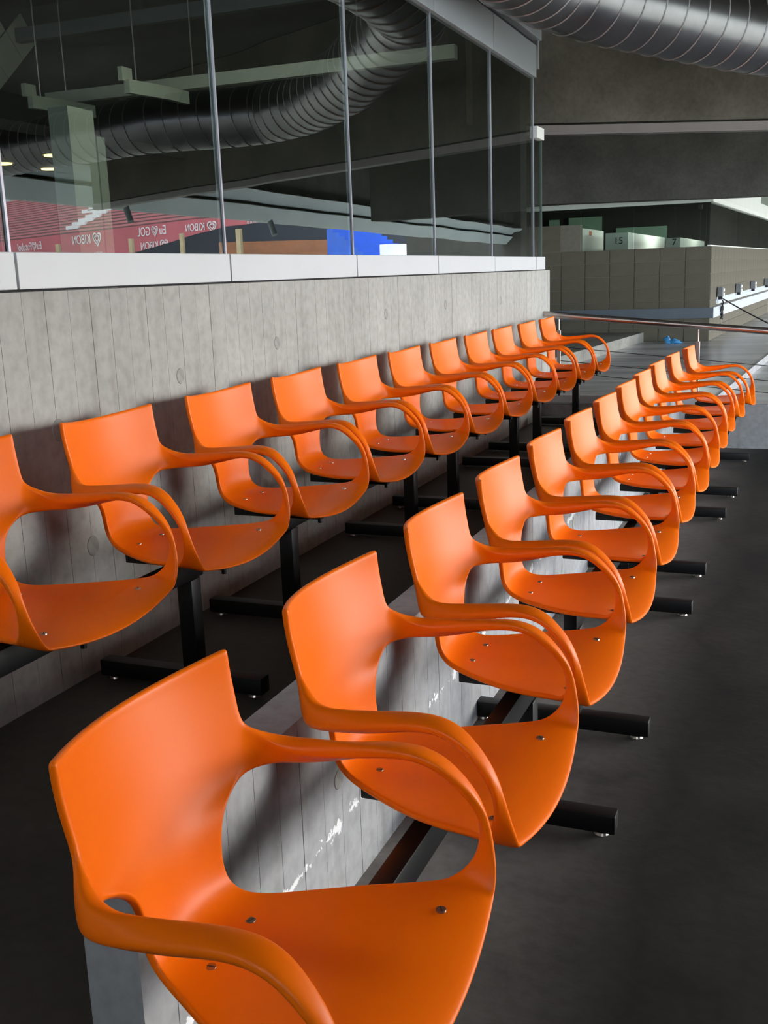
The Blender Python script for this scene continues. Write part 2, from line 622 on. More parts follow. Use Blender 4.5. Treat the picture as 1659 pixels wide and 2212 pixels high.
# two radial concrete girders
d1 = Vector((math.sin(math.radians(62)), math.cos(math.radians(62))))
g0 = Vector((-2.50, 9.14))
ga, gb = g0 - d1 * 0.35, g0 + d1 * 9.9
struct(MB().beam(ga, gb, 0.6, 2.595, 4.04).build('beam', M_girder), 'brown board-marked concrete girder above the far end')
s1 = MB()
sa = g0 + d1 * 0.12
nr = Vector((d1.y, -d1.x))
s1.beam(sa + nr * 0.02, gb + nr * 0.02, 0.12, 2.50, 2.575)
s1.beam(sa + nr * 0.10, gb + nr * 0.10, 0.02, 2.49, 2.502)
struct(s1.build('trim_5', M_strip), 'metal strip under the concrete girder')
d2 = Vector((math.sin(math.radians(72)), math.cos(math.radians(72))))
h0 = Vector((-1.25, 13.9))
struct(MB().beam(h0 - d2 * 6.0, h0 + d2 * 3.6, 0.35, 2.165, 4.04).build('beam', M_girder2), 'dark concrete girder behind the near girder')


# ------------------------------------------------------------------ the glazed front above the wall
win = sempty('window_1', 'tall frameless glazing above the concrete wall')
PY = [-1.18, 0.0, 1.15, 2.313, 3.455, 4.63, 5.80, 6.96, 8.10]
SILL0, SILL1 = 1.379, 1.478
HEAD0, HEAD1 = 2.765, 2.985
for i in range(len(PY) - 1):
    a, b = PY[i], PY[i + 1]
    MB().box(WX - 0.03, WX + 0.004, a + 0.005, b - 0.005, SILL0, SILL1, bev=0.002).build('sill_panel', M_alu, win)
    MB().box(WX - 0.030, WX - 0.018, a + 0.006, b - 0.006, SILL1, HEAD0 + 0.02).build('glass_pane', M_glass, win)
    MB().box(WX - 0.034, WX - 0.012, b - 0.0045, b + 0.0045, SILL1, HEAD0 + 0.01).build('glazing_joint', M_seal, win)
    MB().box(WX - 0.03, WX + 0.01, a + 0.004, b - 0.004, HEAD0, HEAD1, bev=0.002).build('head_panel', M_alu2, win)
# corner return of the glazing
MB().box(WX - 0.03, WX + 0.004, 8.112, 8.40, SILL0, SILL1, bev=0.002).build('sill_panel', M_alu, win)
MB().box(WX - 0.030, WX - 0.018, 8.106, 8.37, SILL1, 2.345).build('glass_pane', M_glass2, win)
MB().box(WX - 0.034, WX - 0.016, 8.367, 8.374, SILL1, 2.345).build('glazing_joint', M_edge, win)
MB().box(WX - 0.04, WX + 0.012, 8.115, 8.33, 2.345, 2.43, bev=0.003).build('end_cap', M_white, win)
MB().box(WX - 0.05, WX - 0.031, -1.1, 8.39, 1.374, SILL0 + 0.02).build('sill_gap', M_gap, win)
MB().box(WX - 0.05, WX - 0.031, -1.1, 8.13, HEAD1 - 0.02, HEAD1 + 0.05).build('head_gap', M_gap, win)
MB().box(WX - 0.03, WX + 0.03, -1.1, 8.18, HEAD1 + 0.045, HEAD1 + 0.16, bev=0.003).build('head_rail', M_alu2, win)
MB().box(WX - 0.02, WX + 0.012, 8.13, 8.175, HEAD0 + 0.07, HEAD1 + 0.05).build('rail_end', M_alu2, win)
MB().box(WX - 0.3, WX - 0.05, -3, 8.2, HEAD1, 4.05).build('head_wall', M_inner, win)


# ------------------------------------------------------------------ the orange armchair
def edge_rows():
    # (edge x, half width, edge z, centre x, centre z) from the top of the back to the front of the seat
    return [
        (0.000, 0.2115, 0.8145, -0.057, 0.7965),
        (0.0006, 0.2115, 0.8010, -0.0555, 0.7830),
        (0.003, 0.2120, 0.770, -0.049, 0.755),
        (0.010, 0.2110, 0.730, -0.041, 0.718),
        (0.018, 0.2085, 0.690, -0.032, 0.682),
        (0.022, 0.2010, 0.650, -0.021, 0.644),
        (0.025, 0.1850, 0.612, -0.009, 0.605),
        (0.027, 0.1320, 0.591, 0.001, 0.576),
        (0.028, 0.1070, 0.555, 0.008, 0.545),
        (0.029, 0.1030, 0.505, 0.013, 0.503),
        (0.037, 0.1040, 0.471, 0.026, 0.468),
        (0.062, 0.1110, 0.449, 0.054, 0.446),
        (0.100, 0.1300, 0.442, 0.098, 0.439),
        (0.150, 0.1600, 0.441, 0.150, 0.436),
        (0.200, 0.1870, 0.441, 0.202, 0.435),
        (0.250, 0.2100, 0.443, 0.254, 0.435),
        (0.300, 0.2260, 0.446, 0.305, 0.436),
        (0.345, 0.2400, 0.452, 0.352, 0.4345),
        (0.392, 0.2460, 0.452, 0.404, 0.4265),
        (0.431, 0.2360, 0.442, 0.448, 0.4110),
    ]


ARM_TH = [0.40, 0.40, 0.42, 0.45, 0.48, 0.5, 0.52, 0.56, 0.66, 0.80, 0.96, 1.0, 0.92, 0.64]     # relative thickness along the arm
ARM = [  # F edge (front, then inner, then top), H edge (seat side, then outer, then bottom), from the seat to the back
    ((0.431, 0.252, 0.470), (0.366, 0.256, 0.461)),
    ((0.425, 0.262, 0.500), (0.388, 0.267, 0.482)),
    ((0.416, 0.266, 0.535), (0.398, 0.276, 0.513)),
    ((0.403, 0.264, 0.566), (0.399, 0.282, 0.548)),
    ((0.385, 0.256, 0.595), (0.388, 0.285, 0.582)),
    ((0.358, 0.247, 0.624), (0.364, 0.286, 0.613)),
    ((0.328, 0.240, 0.648), (0.334, 0.285, 0.640)),
    ((0.292, 0.236, 0.658), (0.296, 0.283, 0.652)),
    ((0.245, 0.235, 0.656), (0.248, 0.281, 0.649)),
    ((0.190, 0.237, 0.651), (0.190, 0.276, 0.633)),
    ((0.135, 0.240, 0.650), (0.136, 0.268, 0.620)),
    ((0.092, 0.242, 0.651), (0.094, 0.259, 0.613)),
    ((0.060, 0.237, 0.659), (0.064, 0.249, 0.610)),
    ((0.036, 0.222, 0.676), (0.042, 0.229, 0.608)),
]


def shell_meshes():
    """One moulded sheet (backrest, waist, seat, two looping arms), subdivided, then parted into its functional pieces."""
    bm = bmesh.new()
    tagl = bm.faces.layers.int.new('part')
    rows = edge_rows()
    us = [-1, -0.935, -0.64, -0.32, 0, 0.32, 0.64, 0.935, 1]
    grid = []
    for (ex, hw, ez, cx, cz) in rows:
        r = []
        for u in us:
            k = u * u
            r.append(bm.verts.new((cx + (ex - cx) * k, u * hw, cz + (ez - cz) * k)))
        grid.append(r)
    thick = [0.40] * (len(rows) * len(us))
    for i in range(len(rows) - 1):
        for j in range(8):
            f = bm.faces.new((grid[i][j], grid[i + 1][j], grid[i + 1][j + 1], grid[i][j + 1]))
            f[tagl] = 0 if i < 10 else 1
    for sgn, col, t in ((1, 8, 2), (-1, 0, 3)):
        prev = (grid[19][col], grid[18][col], grid[17][col])
        for (F, H) in ARM:
            Fv = Vector((F[0], sgn * F[1], F[2]))
            Hv = Vector((H[0], sgn * H[1], H[2]))
            i = ARM.index((F, H))
            nx = ARM[min(i + 1, len(ARM) - 1)]
            pv = ARM[max(i - 1, 0)]
            tn = Vector(nx[0]) + Vector(nx[1]) - Vector(pv[0]) - Vector(pv[1])
            tn.y *= sgn
            wv = Fv - Hv
            nn = tn.cross(wv).normalized() * sgn
            out = (Fv + Hv) / 2 - Vector((0.2, 0, 0.53))
            out.y *= 1.5
            if nn.dot(out) < 0:
                nn = -nn
            Mv = (Fv + Hv) / 2 + nn * 0.003
            thick += [ARM_TH[i]] * 3
            cur = (bm.verts.new(Fv), bm.verts.new(Mv), bm.verts.new(Hv))
            for a in range(2):
                q = (prev[a], prev[a + 1], cur[a + 1], cur[a])
                f = bm.faces.new(q if sgn > 0 else q[::-1])
                f[tagl] = t
            prev = cur
        last = (grid[4][col], grid[5][col], grid[6][col])
        for a in range(2):
            q = (prev[a], prev[a + 1], last[a + 1], last[a])
            f = bm.faces.new(q if sgn > 0 else q[::-1])
            f[tagl] = t
    bmesh.ops.recalc_face_normals(bm, faces=bm.faces)
    # upper face of the seat must look up
    bm.faces.ensure_lookup_table()
    seatf = [f for f in bm.faces if f[tagl] == 1]
    if sum(f.normal.z for f in seatf) < 0:
        bmesh.ops.reverse_faces(bm, faces=bm.faces)
    me = bpy.data.meshes.new('shell')
    bm.to_mesh(me)
    bm.free()
    o = bpy.data.objects.new('shell', me)
    COL.objects.link(o)
    md = o.modifiers.new('solid', 'SOLIDIFY')
    vg = o.vertex_groups.new(name='thick')
    for vi, tv in enumerate(thick):
        vg.add([vi], tv, 'REPLACE')
    md.vertex_group = 'thick'
    md.thickness = 0.034
    md.offset = 0
    md.use_even_offset = True
    sb = o.modifiers.new('sub', 'SUBSURF')
    sb.levels = 3
    sb.render_levels = 3
    dg = bpy.context.evaluated_depsgraph_get()
    ev = bpy.data.meshes.new_from_object(o.evaluated_get(dg))
    bpy.data.objects.remove(o)
    parts = ev.attributes['part'].data
    pid = [p.value for p in parts]
    vn = [tuple(n.vector) for n in ev.vertex_normals]
    co = [tuple(v.co) for v in ev.vertices]
    res = []
    for k in range(4):
        vm, vs, fs = {}, [], []
        for p in ev.polygons:
            if pid[p.index] != k:
                continue
            f = []
            for v in p.vertices:
                if v not in vm:
                    vm[v] = len(vs)
                    vs.append(v)
                f.append(vm[v])
            fs.append(f)
        m2 = bpy.data.meshes.new(('backrest', 'seat', 'armrest', 'armrest')[k])
        m2.from_pydata([co[v] for v in vs], [], fs)
        m2.update()
        m2.polygons.foreach_set('use_smooth', [True] * len(m2.polygons))
        m2.normals_split_custom_set_from_vertices([vn[v] for v in vs])
        m2.materials.append(M_orange)
        res.append(m2)
    return res


def screw_mesh():
    mb = MB()
    bmesh.ops.create_cone(mb.bm, cap_ends=True, segments=20, radius1=0.0085, radius2=0.0078, depth=0.003, matrix=Matrix.Translation((0, 0, 0.0)))
    return mb.mesh('screw', M_steel)


SEAT = shell_meshes()
chair0 = thing('armchair', 'x', 'chair')
link('backrest', SEAT[0], chair0)
link('seat', SEAT[1], chair0)
link('armrest', SEAT[2], chair0)
link('armrest', SEAT[3], chair0)
scm = screw_mesh()
slm = MB().box(-0.0060, 0.0060, -0.0012, 0.0012, 0.0008, 0.0018).mesh('screw_slot', M_slot)
for (x, y, z) in ((0.103, 0.057, 0.4460), (0.103, -0.057, 0.4460), (0.366, 0.171, 0.4495), (0.366, -0.171, 0.4495)):
    s = link('screw', scm, chair0)
    s.location = (x, y, z)
    s.rotation_euler = (0, 0, 0.6 + y * 9)
    sl_ = link('screw_slot', slm, s)

FRONT = [(-0.84, 1.150), (-0.84, 1.777), (-0.842, 2.392), (-0.842, 2.975), (-0.842, 3.571), (-0.845, 4.172), (-0.842, 4.750), (-0.842, 5.328),
         (-0.845, 5.902), (-0.845, 6.50), (-0.825, 7.11), (-0.79, 7.73)]
BACK = [(-1.85, 1.85), (-1.85, 2.46), (-1.85, 3.075), (-1.85, 3.660), (-1.85, 4.255), (-1.85, 4.838), (-1.85, 5.43), (-1.85, 6.035),
        (-1.85, 6.61), (-1.85, 7.25), (-1.85, 7.86)]
ORD = ['nearest the camera', 'second from the near end', 'third from the near end', 'fourth from the near end', 'fifth from the near end',
       'sixth from the near end', 'sixth from the far end', 'fifth from the far end', 'fourth from the far end', 'third from the far end',
       'second from the far end', 'last at the far end']
first = True
for i, (x, y) in enumerate(FRONT):
    o = chair0 if first else dup(chair0, (0, 0, 0))
    first = False
    o.location = (x, y, 0)
    tag(o, 'orange plastic armchair in the front row by the kerb, ' + ORD[i], 'chair', 'orange armchairs in the front row')
ORB = ['first at the near end, cut off by the frame', 'second from the near end', 'third from the near end', 'fourth from the near end', 'fifth from the near end',
       'in the middle of the row', 'fifth from the far end', 'fourth from the far end', 'third from the far end', 'second from the far end', 'last at the far end']
for i, (x, y) in enumerate(BACK):
    o = dup(chair0, (x, y, UF))
    tag(o, 'orange plastic armchair along the wall, ' + ORB[i], 'chair', 'orange armchairs along the concrete wall')


# ------------------------------------------------------------------ black beam frames under the chairs
def frame(name, label, x, ys, posts, z, group):
    t = thing(name, label, 'bench frame', (x, (ys[0] + ys[-1]) / 2, z), 0, group)
    y0 = t.location.y
    bx = 0.222
    MB().box(bx - 0.02, bx + 0.02, min(ys[0], posts[0]) - 0.05 - y0, max(ys[-1], posts[-1]) + 0.05 - y0, 0.337, 0.398, bev=0.003).build('beam', M_black, t, True)
    for y in posts:
        MB().box(bx - 0.025, bx + 0.025, y - 0.025 - y0, y + 0.025 - y0, 0.062, 0.338, bev=0.003).build('post', M_black, t, True)
        fb = MB().box(-0.10, 0.452, y - 0.025 - y0, y + 0.025 - y0, 0.013, 0.063, bev=0.004).build('foot_bar', M_black, t, True)
        for xx in (-0.065, 0.415):
            MB().tube((xx, y - y0, 0.002), (xx, y - y0, 0.008), 0.019, 16, 0.016).tube((xx, y - y0, 0.007), (xx, y - y0, 0.016), 0.007, 10).build('levelling_foot', M_steel, fb, True)
    for y in ys:
        for dy in (-0.07, 0.07):
            b = MB().box(0.075, 0.395, y + dy - 0.018 - y0, y + dy + 0.018 - y0, 0.397, 0.428, bev=0.003).build('bracket', M_black, t, True)
            MB().tube((0.385, y + dy - y0, 0.384), (0.385, y + dy - y0, 0.398), 0.007, 8).build('bolt', M_black, b, True)
    return t


FR = [([0, 1, 2], [0, 2]), ([3, 4, 5], [3, 5]), ([6, 7, 8], [6, 8]), ([9, 10, 11], [9, 11])]
for k, (ids, ps) in enumerate(FR):
    frame('beam_frame', 'black steel beam frame under the front row, ' + ['nearest of four', 'second of four from the near end', 'third of four from the near end', 'farthest of four'][k],
          sum(FRONT[i][0] for i in ids) / len(ids), [FRONT[i][1] for i in ids], [FRONT[i][1] for i in ps], 0, 'beam frames of the front row')
BR = [([0, 1], [1.25, 2.46], [1.25, 1.85, 2.46]), ([2, 3, 4], [3.09, 4.28], None), ([5, 6, 7], [4.88, 6.05], None), ([8, 9, 10], [6.62, 7.84], None)]
for k, (ids, ps, yy) in enumerate(BR):
    frame('beam_frame', 'black steel beam frame under the chairs by the wall, ' + ['nearest of four', 'second of four from the near end', 'third of four from the near end', 'farthest of four'][k],
          -1.85, yy or [BACK[i][1] for i in ids], ps, UF, 'beam frames along the wall')


# ------------------------------------------------------------------ handrail at the far end
hr = thing('handrail', 'brushed steel handrail on two posts sloping across the far end', 'handrail')
RA, RB = Vector((-2.0, 8.36, 1.030)), Vector((0.9, 8.25, 0.772))
MB().tube(RA, RB, 0.026, 20).build('rail', M_rail, hr, True)
for px_, tz in ((-1.875, 0.0), (-0.80, 0.0)):
    t_ = (px_ - RA.x) / (RB.x - RA.x)
    p = RA.lerp(RB, t_)
    po = MB().box(p.x - 0.014, p.x + 0.014, p.y - 0.014, p.y + 0.014, 0.345, p.z - 0.115, bev=0.002).build('post', M_rail, hr)
    MB().tube((p.x, p.y, p.z - 0.12), (p.x, p.y, p.z - 0.02), 0.006, 10).build('pin', M_rail, po, True)
for dz_ in (0.26, 0.37, 0.46):
    MB().tube(RA + Vector((0.13, 0.01, -dz_)), RB + Vector((0, 0.01, -dz_)), 0.0028, 8).build('wire', M_cable, hr, True)


# ------------------------------------------------------------------ spiral duct
du = thing('air_duct', 'galvanised spiral air duct crossing under the deck', 'duct')
DZ = 3.075
DR = 0.27
# the run falls slightly towards the field
DP = [(-1.66, 4.72, 4.03), (-1.66, 4.76, 3.42), (-1.66, 4.85, 3.22), (-1.66, 5.05, DZ + 0.02), (-1.66, 5.3, DZ), (-1.66, 6.1, DZ), (-1.58, 6.75, DZ), (-1.30, 7.20, DZ - 0.05), (-0.48, 8.25, DZ - 0.14),
      (0.30, 9.05, DZ - 0.16), (0.85, 9.40, DZ - 0.16), (1.40, 9.42, DZ - 0.16), (2.2, 9.35, DZ - 0.16), (3.6, 9.75, DZ - 0.16), (5.4, 10.3, DZ - 0.16)]


def densify(pts, step):
    out = []
    for i in range(len(pts) - 1):
        a, b = Vector(pts[i]), Vector(pts[i + 1])
        n = max(1, int((b - a).length / step))
        for k in range(n):
            out.append(a.lerp(b, k / n))
    out.append(Vector(pts[-1]))
    return out


dp = densify(DP, 0.06)
for _ in range(3):
    dp = [dp[0]] + [(dp[i - 1] + dp[i] * 2 + dp[i + 1]) / 4 for i in range(1, len(dp) - 1)] + [dp[-1]]
MB().path(dp, DR, 48).build('pipe', M_duct, du, True)
acc, lastp = 0.0, dp[0]
sm = MB()
seams = []
for i in range(1, len(dp) - 1):
    acc += (dp[i] - dp[i - 1]).length
    if acc >= 0.145:
        acc = 0
        seams.append(i)
for i in seams:
    t = (dp[i + 1] - dp[i - 1]).normalized()
    a = t.cross(Vector((0, 0, 1))).normalized()
    ring = []
    nseg = 36
    for k in range(nseg):
        an = 2 * math.pi * k / nseg
        sh = t * (0.035 * math.sin(an))
        ring.append(dp[i] + sh + (DR + 0.0015) * (math.cos(an) * a + math.sin(an) * Vector((0, 0, 1))))
    mb = MB()
    ri = []
    for k in range(nseg):
        d = (ring[k] - dp[i]).normalized()
        tt = t * 0.005
        ri.append([mb.bm.verts.new(ring[k] - tt), mb.bm.verts.new(ring[k] + d * 0.006), mb.bm.verts.new(ring[k] + tt)])
    for k in range(nseg):
        for j in range(2):
            mb.bm.faces.new((ri[k][j], ri[(k + 1) % nseg][j], ri[(k + 1) % nseg][j + 1], ri[k][j + 1]))
    mb.build('seam', M_seam, du, True)
hg = MB()
hg.box(-1.32, -1.28, 7.16, 7.20, 3.28, 4.06).build('hanger', M_rail, du)


# ------------------------------------------------------------------ block building beyond
bl = sempty('wall_block', 'concrete block wall of the room beyond the platform')
CX, CY = -1.247, 14.35
TOPB = 1.595
rowh, colw = (TOPB - PF) / 7, 0.325
bm_ = MB().box(-colw / 2 + 0.005, colw / 2 - 0.005, -0.02, 0.02, -rowh / 2 + 0.004, rowh / 2 - 0.004, bev=0.004).mesh('block', M_block)
MB().box(-6.0, CX - 0.012, CY + 0.012, CY + 0.14, PF, TOPB).build('core', M_mort, bl)
MB().box(-6.0, CX - 5.2 * colw, CY + 0.012, CY + 0.14, TOPB, TOPB + 2 * rowh).build('core', M_mort, bl)
for c in range(9):
    for r in range(9):
        if r >= 7 and c < 5.2:
            continue
        o = link('block', bm_, bl)
        o.location = (CX - colw * (c + 0.5), CY + 0.02 + random.uniform(-0.002, 0.002), PF + rowh * (r + 0.5))
        o.rotation_euler = (random.uniform(-.004, .004), 0, random.uniform(-.004, .004))
azr = math.radians(3.0)
dr = Vector((math.sin(azr), math.cos(azr)))
cr = MB().beam((CX - 0.012, CY + 0.012), Vector((CX - 0.012, CY + 0.012)) + dr * 16, 0.14, PF - 0.07, TOPB)
cr.build('core', M_mort, bl)
Rz = math.pi / 2 - azr
for c in range(24):
    for r in range(7):
        o = link('block', bm_, bl)
        p = Vector((CX, CY)) + dr * colw * (c + 0.5)
        o.location = (p.x - 0.02, p.y, PF + rowh * (r + 0.5))
        o.rotation_euler = (0, 0, Rz + math.pi)
# steel channel round the block wall
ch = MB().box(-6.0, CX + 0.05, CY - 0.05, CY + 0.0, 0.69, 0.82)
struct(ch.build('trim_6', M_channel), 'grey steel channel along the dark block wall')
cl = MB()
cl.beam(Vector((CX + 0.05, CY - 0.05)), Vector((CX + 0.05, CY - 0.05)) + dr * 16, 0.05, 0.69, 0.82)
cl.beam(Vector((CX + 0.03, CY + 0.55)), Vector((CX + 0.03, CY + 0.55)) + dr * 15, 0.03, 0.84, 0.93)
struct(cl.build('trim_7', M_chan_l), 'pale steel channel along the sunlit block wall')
# glazing over the block wall
w2 = sempty('window_2', 'dark glazing over the block wall')
xl = CX - 5.2 * colw
MB().box(xl, CX - 1.0, CY + 0.05, CY + 0.062, TOPB, 2.14).build('glass_pane', M_glass2, w2)
MB().box(CX - 0.99, CX - 0.05, CY + 0.05, CY + 0.062, TOPB, 2.14).build('glass_pane', M_glass2, w2)
MB().box(-6.0, xl - 0.008, CY + 0.05, CY + 0.062, TOPB + 2 * rowh, 2.14).build('glass_pane', M_glass2, w2)
MB().box(-6.0, CX, CY - 0.02, CY + 0.1, 2.14, 2.20).build('head_trim', M_pale, w2)
for (yy, sgn) in ((0, 1),):
    for k in range(5):
        a = Vector((CX - 0.04, CY + 0.06)) + dr * (0.01 + 3.0 * k)
        MB().beam(a, a + dr * 2.98, 0.012, TOPB + 0.015, 2.14).build('glass_pane', M_glass2, w2)
MB().beam(Vector((CX, CY - 0.02)), Vector((CX, CY - 0.02)) + dr * 16, 0.05, 2.14, 2.20).build('head_trim', M_white, w2)
MB().beam(Vector((CX - 0.02, CY + 0.01)), Vector((CX - 0.02, CY + 0.01)) + dr * 16, 0.04, TOPB, TOPB + 0.015).build('sill_trim', M_white, w2)
wb = MB()
wb.beam(Vector((CX + 0.01, CY)), Vector((CX + 0.01, CY)) + dr * 16, 0.2, 2.20, 3.6)
wbo = struct(wb.build('wall_white', M_white), 'white upper wall of the building beyond')
for k in range(4):
    a = Vector((CX + 0.013, CY + 5.6 + 2.0 * k)) + dr * 0
    a.x = CX + 0.015 + (a.y - CY) * math.tan(azr)
    wf = MB().beam(a, a + dr * 1.7, 0.02, 2.36, 3.2).build('window_pane', M_glass2, wbo)
# the dim room behind that glazing
rm = MB()
rm.box(-6.2, CX - 0.1, 20.0, 20.2, PF, 3.6)
rm.box(-6.3, -6.1, CY, 20.0, PF, 3.6)
struct(rm.build('wall_office', M_inner))
struct(MB().box(-6.2, CX - 0.1, CY + 0.14, 20, 2.62, 2.8).build('ceiling_office', M_inner))
# fill lamp added out of sight to brighten the counters in that room
cl_ = thing('fill_lamp', 'added unseen fill lamp inside the room over the block wall', 'lamp', (-1.75, 17.6, 2.56))
MB().box(-0.3, 0.3, -0.6, 0.6, 0, 0.06, bev=0.005).build('housing', M_white, cl_)
ol = bpy.data.lights.new('office_fill', 'AREA')
ol.energy = 45
ol.size = 0.6
olo = bpy.data.objects.new('office_fill', ol)
COL.objects.link(olo)
olo.parent = cl_
olo.location = (0, 0, -0.02)


# pale counters with number badges inside
def counter(x0, x1, y0, y1, z1, label, num):
    t = thing('counter', label, 'counter', (x1, y0, TOPB - 0.03), 0, 'pale counters behind the dark glazing')
    h = z1 - TOPB + 0.03
    MB().box(x0 - x1, 0, 0, y1 - y0, 0, h, bev=0.004).build('body', M_pale, t)
    if num:
        o = link('badge', text_mesh(num, 0.13, 0.002, M_gap, True))
        o.parent = t
        o.location = ((x0 - x1) * 0.42, -0.004, h * 0.45)
        o.rotation_euler = (math.pi / 2, 0, 0)
    return t


c1 = counter(-3.14, -3.093, 15.0, 16.9, 1.925, 'white counter end with a small orange sticker behind dark glazing', None)
MB().box(0.001, 0.004, 0.75, 0.93, 0.27, 0.33).build('sticker', M_sticker, c1)
counter(-2.775, -2.459, 15.3, 19.2, 1.84, 'long grey counter marked 15 behind dark glazing', '15')
counter(-2.01, -1.805, 15.8, 19.3, 1.75, 'low grey counter marked 7 behind dark glazing', '7')
for (x0, x1, z0, z1, lab) in ((-4.66, -4.48, 1.9, 2.26, 'narrow'), (-4.29, -3.69, 1.9, 2.28, 'middle'), (-3.42, -2.52, 1.80, 2.06, 'wide')):
    iw = MB().box(x0, x1, 19.9, 19.99, z0, z1).build('interior_window', M_greenwin)
    struct(iw, lab + ' greenish lit window deep inside the room')

# socket boxes on the pale channel, cable, litter
for k, (d, nm) in enumerate(((0.62, 'nearest, with tangled cables hanging from it'), (2.6, 'second from the near end'), (4.6, 'third from the near end'), (6.9, 'farthest, at the edge of the picture'))):
    p = Vector((CX, CY)) + dr * d
    t = thing('socket_box', 'grey double socket box on the block wall, ' + nm, 'socket box', (p.x + 0.01, p.y, 0.94 + 0.0 * k), -azr, 'socket boxes on the block wall')
    MB().box(0, 0.07, -0.06, 0.06, 0, 0.12, bev=0.004).build('housing', M_boxgrey, t)
    for zz in (0.03, 0.085):
        MB().box(0.07, 0.085, -0.045, 0.045, zz - 0.02, zz + 0.02, bev=0.003).build('socket_lid', M_white, t)
    MB().box(0.01, 0.06, -0.035, 0.035, -0.04, 0.0).build('gland', M_gap, t)
tb = MB()
pts = []
for k in range(46):
    a = k * 0.75
    pts.append((CX + 0.105 + 0.012 * math.sin(a * 1.7), CY + 0.60 + 0.06 * math.sin(a) * (1 - k / 90), 0.845 - 0.004 * k + 0.04 * math.cos(a)))
tag(tb.path(pts, 0.009, 6).build('cable_bundle', M_cable, None, True), 'tangled black cables hanging under the nearest socket box', 'cable')
pts = []
A_, B_ = Vector((CX + 0.1, CY + 0.8, 0.90)), Vector((0.6, 12.6, 0.36))
for k in range(25):
    u = k / 24
    p = A_.lerp(B_, u)
    p.z -= 0.10 * math.sin(math.pi * u)
    pts.append(p)
tag(MB().path(pts, 0.009, 6).build('power_cable', M_cable, None, True), 'single black power cable sagging from the socket box to the walkway', 'cable')
bg = MB()
bmesh.ops.create_icosphere(bg.bm, subdivisions=3, radius=0.09)
for v in bg.bm.verts:
    v.co = Vector((v.co.x * 1.25 + 0.03 * math.sin(v.co.z * 50), v.co.y * 0.7, max(-0.005, v.co.z * 0.45 + 0.02 * math.sin(v.co.x * 60) + (0.05 if v.co.x < -0.05 else 0.0))))
b_ = tag(bg.build('plastic_bag', M_blue, None, True), 'crumpled blue plastic bag on the wet platform', 'bag')
b_.location = (-1.66, 14.0, PF + 0.008)


# ------------------------------------------------------------------ room behind the glazing
struct(MB().box(-9.0, -2.35, 9.0, 9.2, 1.1, 4.1).build('wall_partition', M_inner))
cc = MB().box(-5.12, -4.95, 6.43, 6.72, 1.15, 2.62)
struct(cc.build('column', M_pale), 'pale column inside the glazed room')
c2_ = MB().box(-5.3, -5.2, 7.08, 7.18, 1.15, 2.5)
struct(c2_.build('column', M_pale), 'slim pale post inside the glazed room')
struct(MB().box(-8.9, -2.4, 8.42, 8.5, 3.6, 3.72).build('beam', M_channel), 'blue grey roof beam inside the glazed room')
lt = thing('light_track', 'pale lighting track hung along the glazed room', 'light')
MB().box(-6.4, -2.6, 8.02, 8.10, 2.95, 3.05).build('track', M_pale, lt)
for x in (-3.4, -4.9, -6.2):
    MB().tube((x, 8.06, 3.05), (x, 8.06, 4.04), 0.006, 8).build('rod', M_rail, lt)
for k, (x, y) in enumerate(((-5.0, 7.57), (-6.05, 7.72))):
    h = thing('pendant_bracket', ['folded pale lamp bracket hung on a rod, right of the pair', 'folded pale lamp bracket hung on a rod, left of the pair'][k], 'lamp', (x, y, 2.86), 0, 'hung lamp brackets')
    MB().prism([(0.0, -0.36), (0.05, -0.36), (0.13, 0.08), (0.13, 0.36), (0.08, 0.36), (0.08, 0.09)], -0.05, 0.05).build('bracket', M_pale, h)
    MB().box(-0.02, 0.02, -0.40, -0.27, 0.04, 0.14).build('plate', M_pale, h)
    MB().tube((0.02, -0.22, 0.03), (0.02, -0.22, 1.2), 0.006, 8).build('rod', M_rail, h)
for k, (x, y) in enumerate(((-6.26, 7.87), (-7.0, 8.73), (-7.0, 8.09))):
    d_ = thing('downlight', ['warm yellow downlight, upper of the pair by the column', 'warm yellow downlight, lower of the pair by the column', 'warm yellow downlight at the left picture edge'][k], 'light', (x, y, 2.495), 0, 'warm downlights in the glazed room')
    MB().tube((0, 0, 0), (0, 0, 0.012), 0.075, 24).build('lens', M_lamp, d_)
    MB().tube((0, 0, 0.012), (0, 0, 0.025), 0.09, 24).build('ring', M_white, d_)
lamp = bpy.data.lights.new('room_fill', 'POINT')  # fill light added to brighten the room, no lamp stands here
lamp.energy = 30
lamp.shadow_soft_size = 0.25
lamp.color = (1.0, 0.97, 0.9)
lampo = bpy.data.objects.new('room_fill', lamp)
COL.objects.link(lampo)
lampo.parent = lt
lampo.location = (-3.8, 6.6, 3.0)
struct(MB().box(-9, -5.6, 6.3, 9.0, 2.52, 2.60).build('ceiling_room', M_inner))
tw = sempty('wall_tiled', 'pale tiled wedge at the top left inside the glazed room')
ca, sa2 = math.cos(math.radians(41)), math.sin(math.radians(41))
for r in range(6):
    for c in range(-3, 4):
        u, v = (c + 0.5) * 0.3, (r + 0.5) * 0.3
        y_, z_ = 8.5 + u * ca - v * sa2, 3.455 + u * sa2 + v * ca
        if not (2.9 < z_ < 3.86 and y_ > 6.2):
            continue
        t_ = MB().box(-0.01, 0.01, -0.145, 0.145, -0.145, 0.145, bev=0.003).build('tile', M_pale, tw)
        t_.location = (-7.0, y_, z_)
        t_.rotation_euler = (math.radians(41), 0, 0)


# ------------------------------------------------------------------ the stadium on the field side, seen mirrored in the glazing
struct(MB().box(3.0, 260, -80, 260, -3.2, -3.0).build('ground', M_field), 'pale field side ground of the stadium')


def mir(v):
    return Vector((-4 - v.x, v.y, v.z))


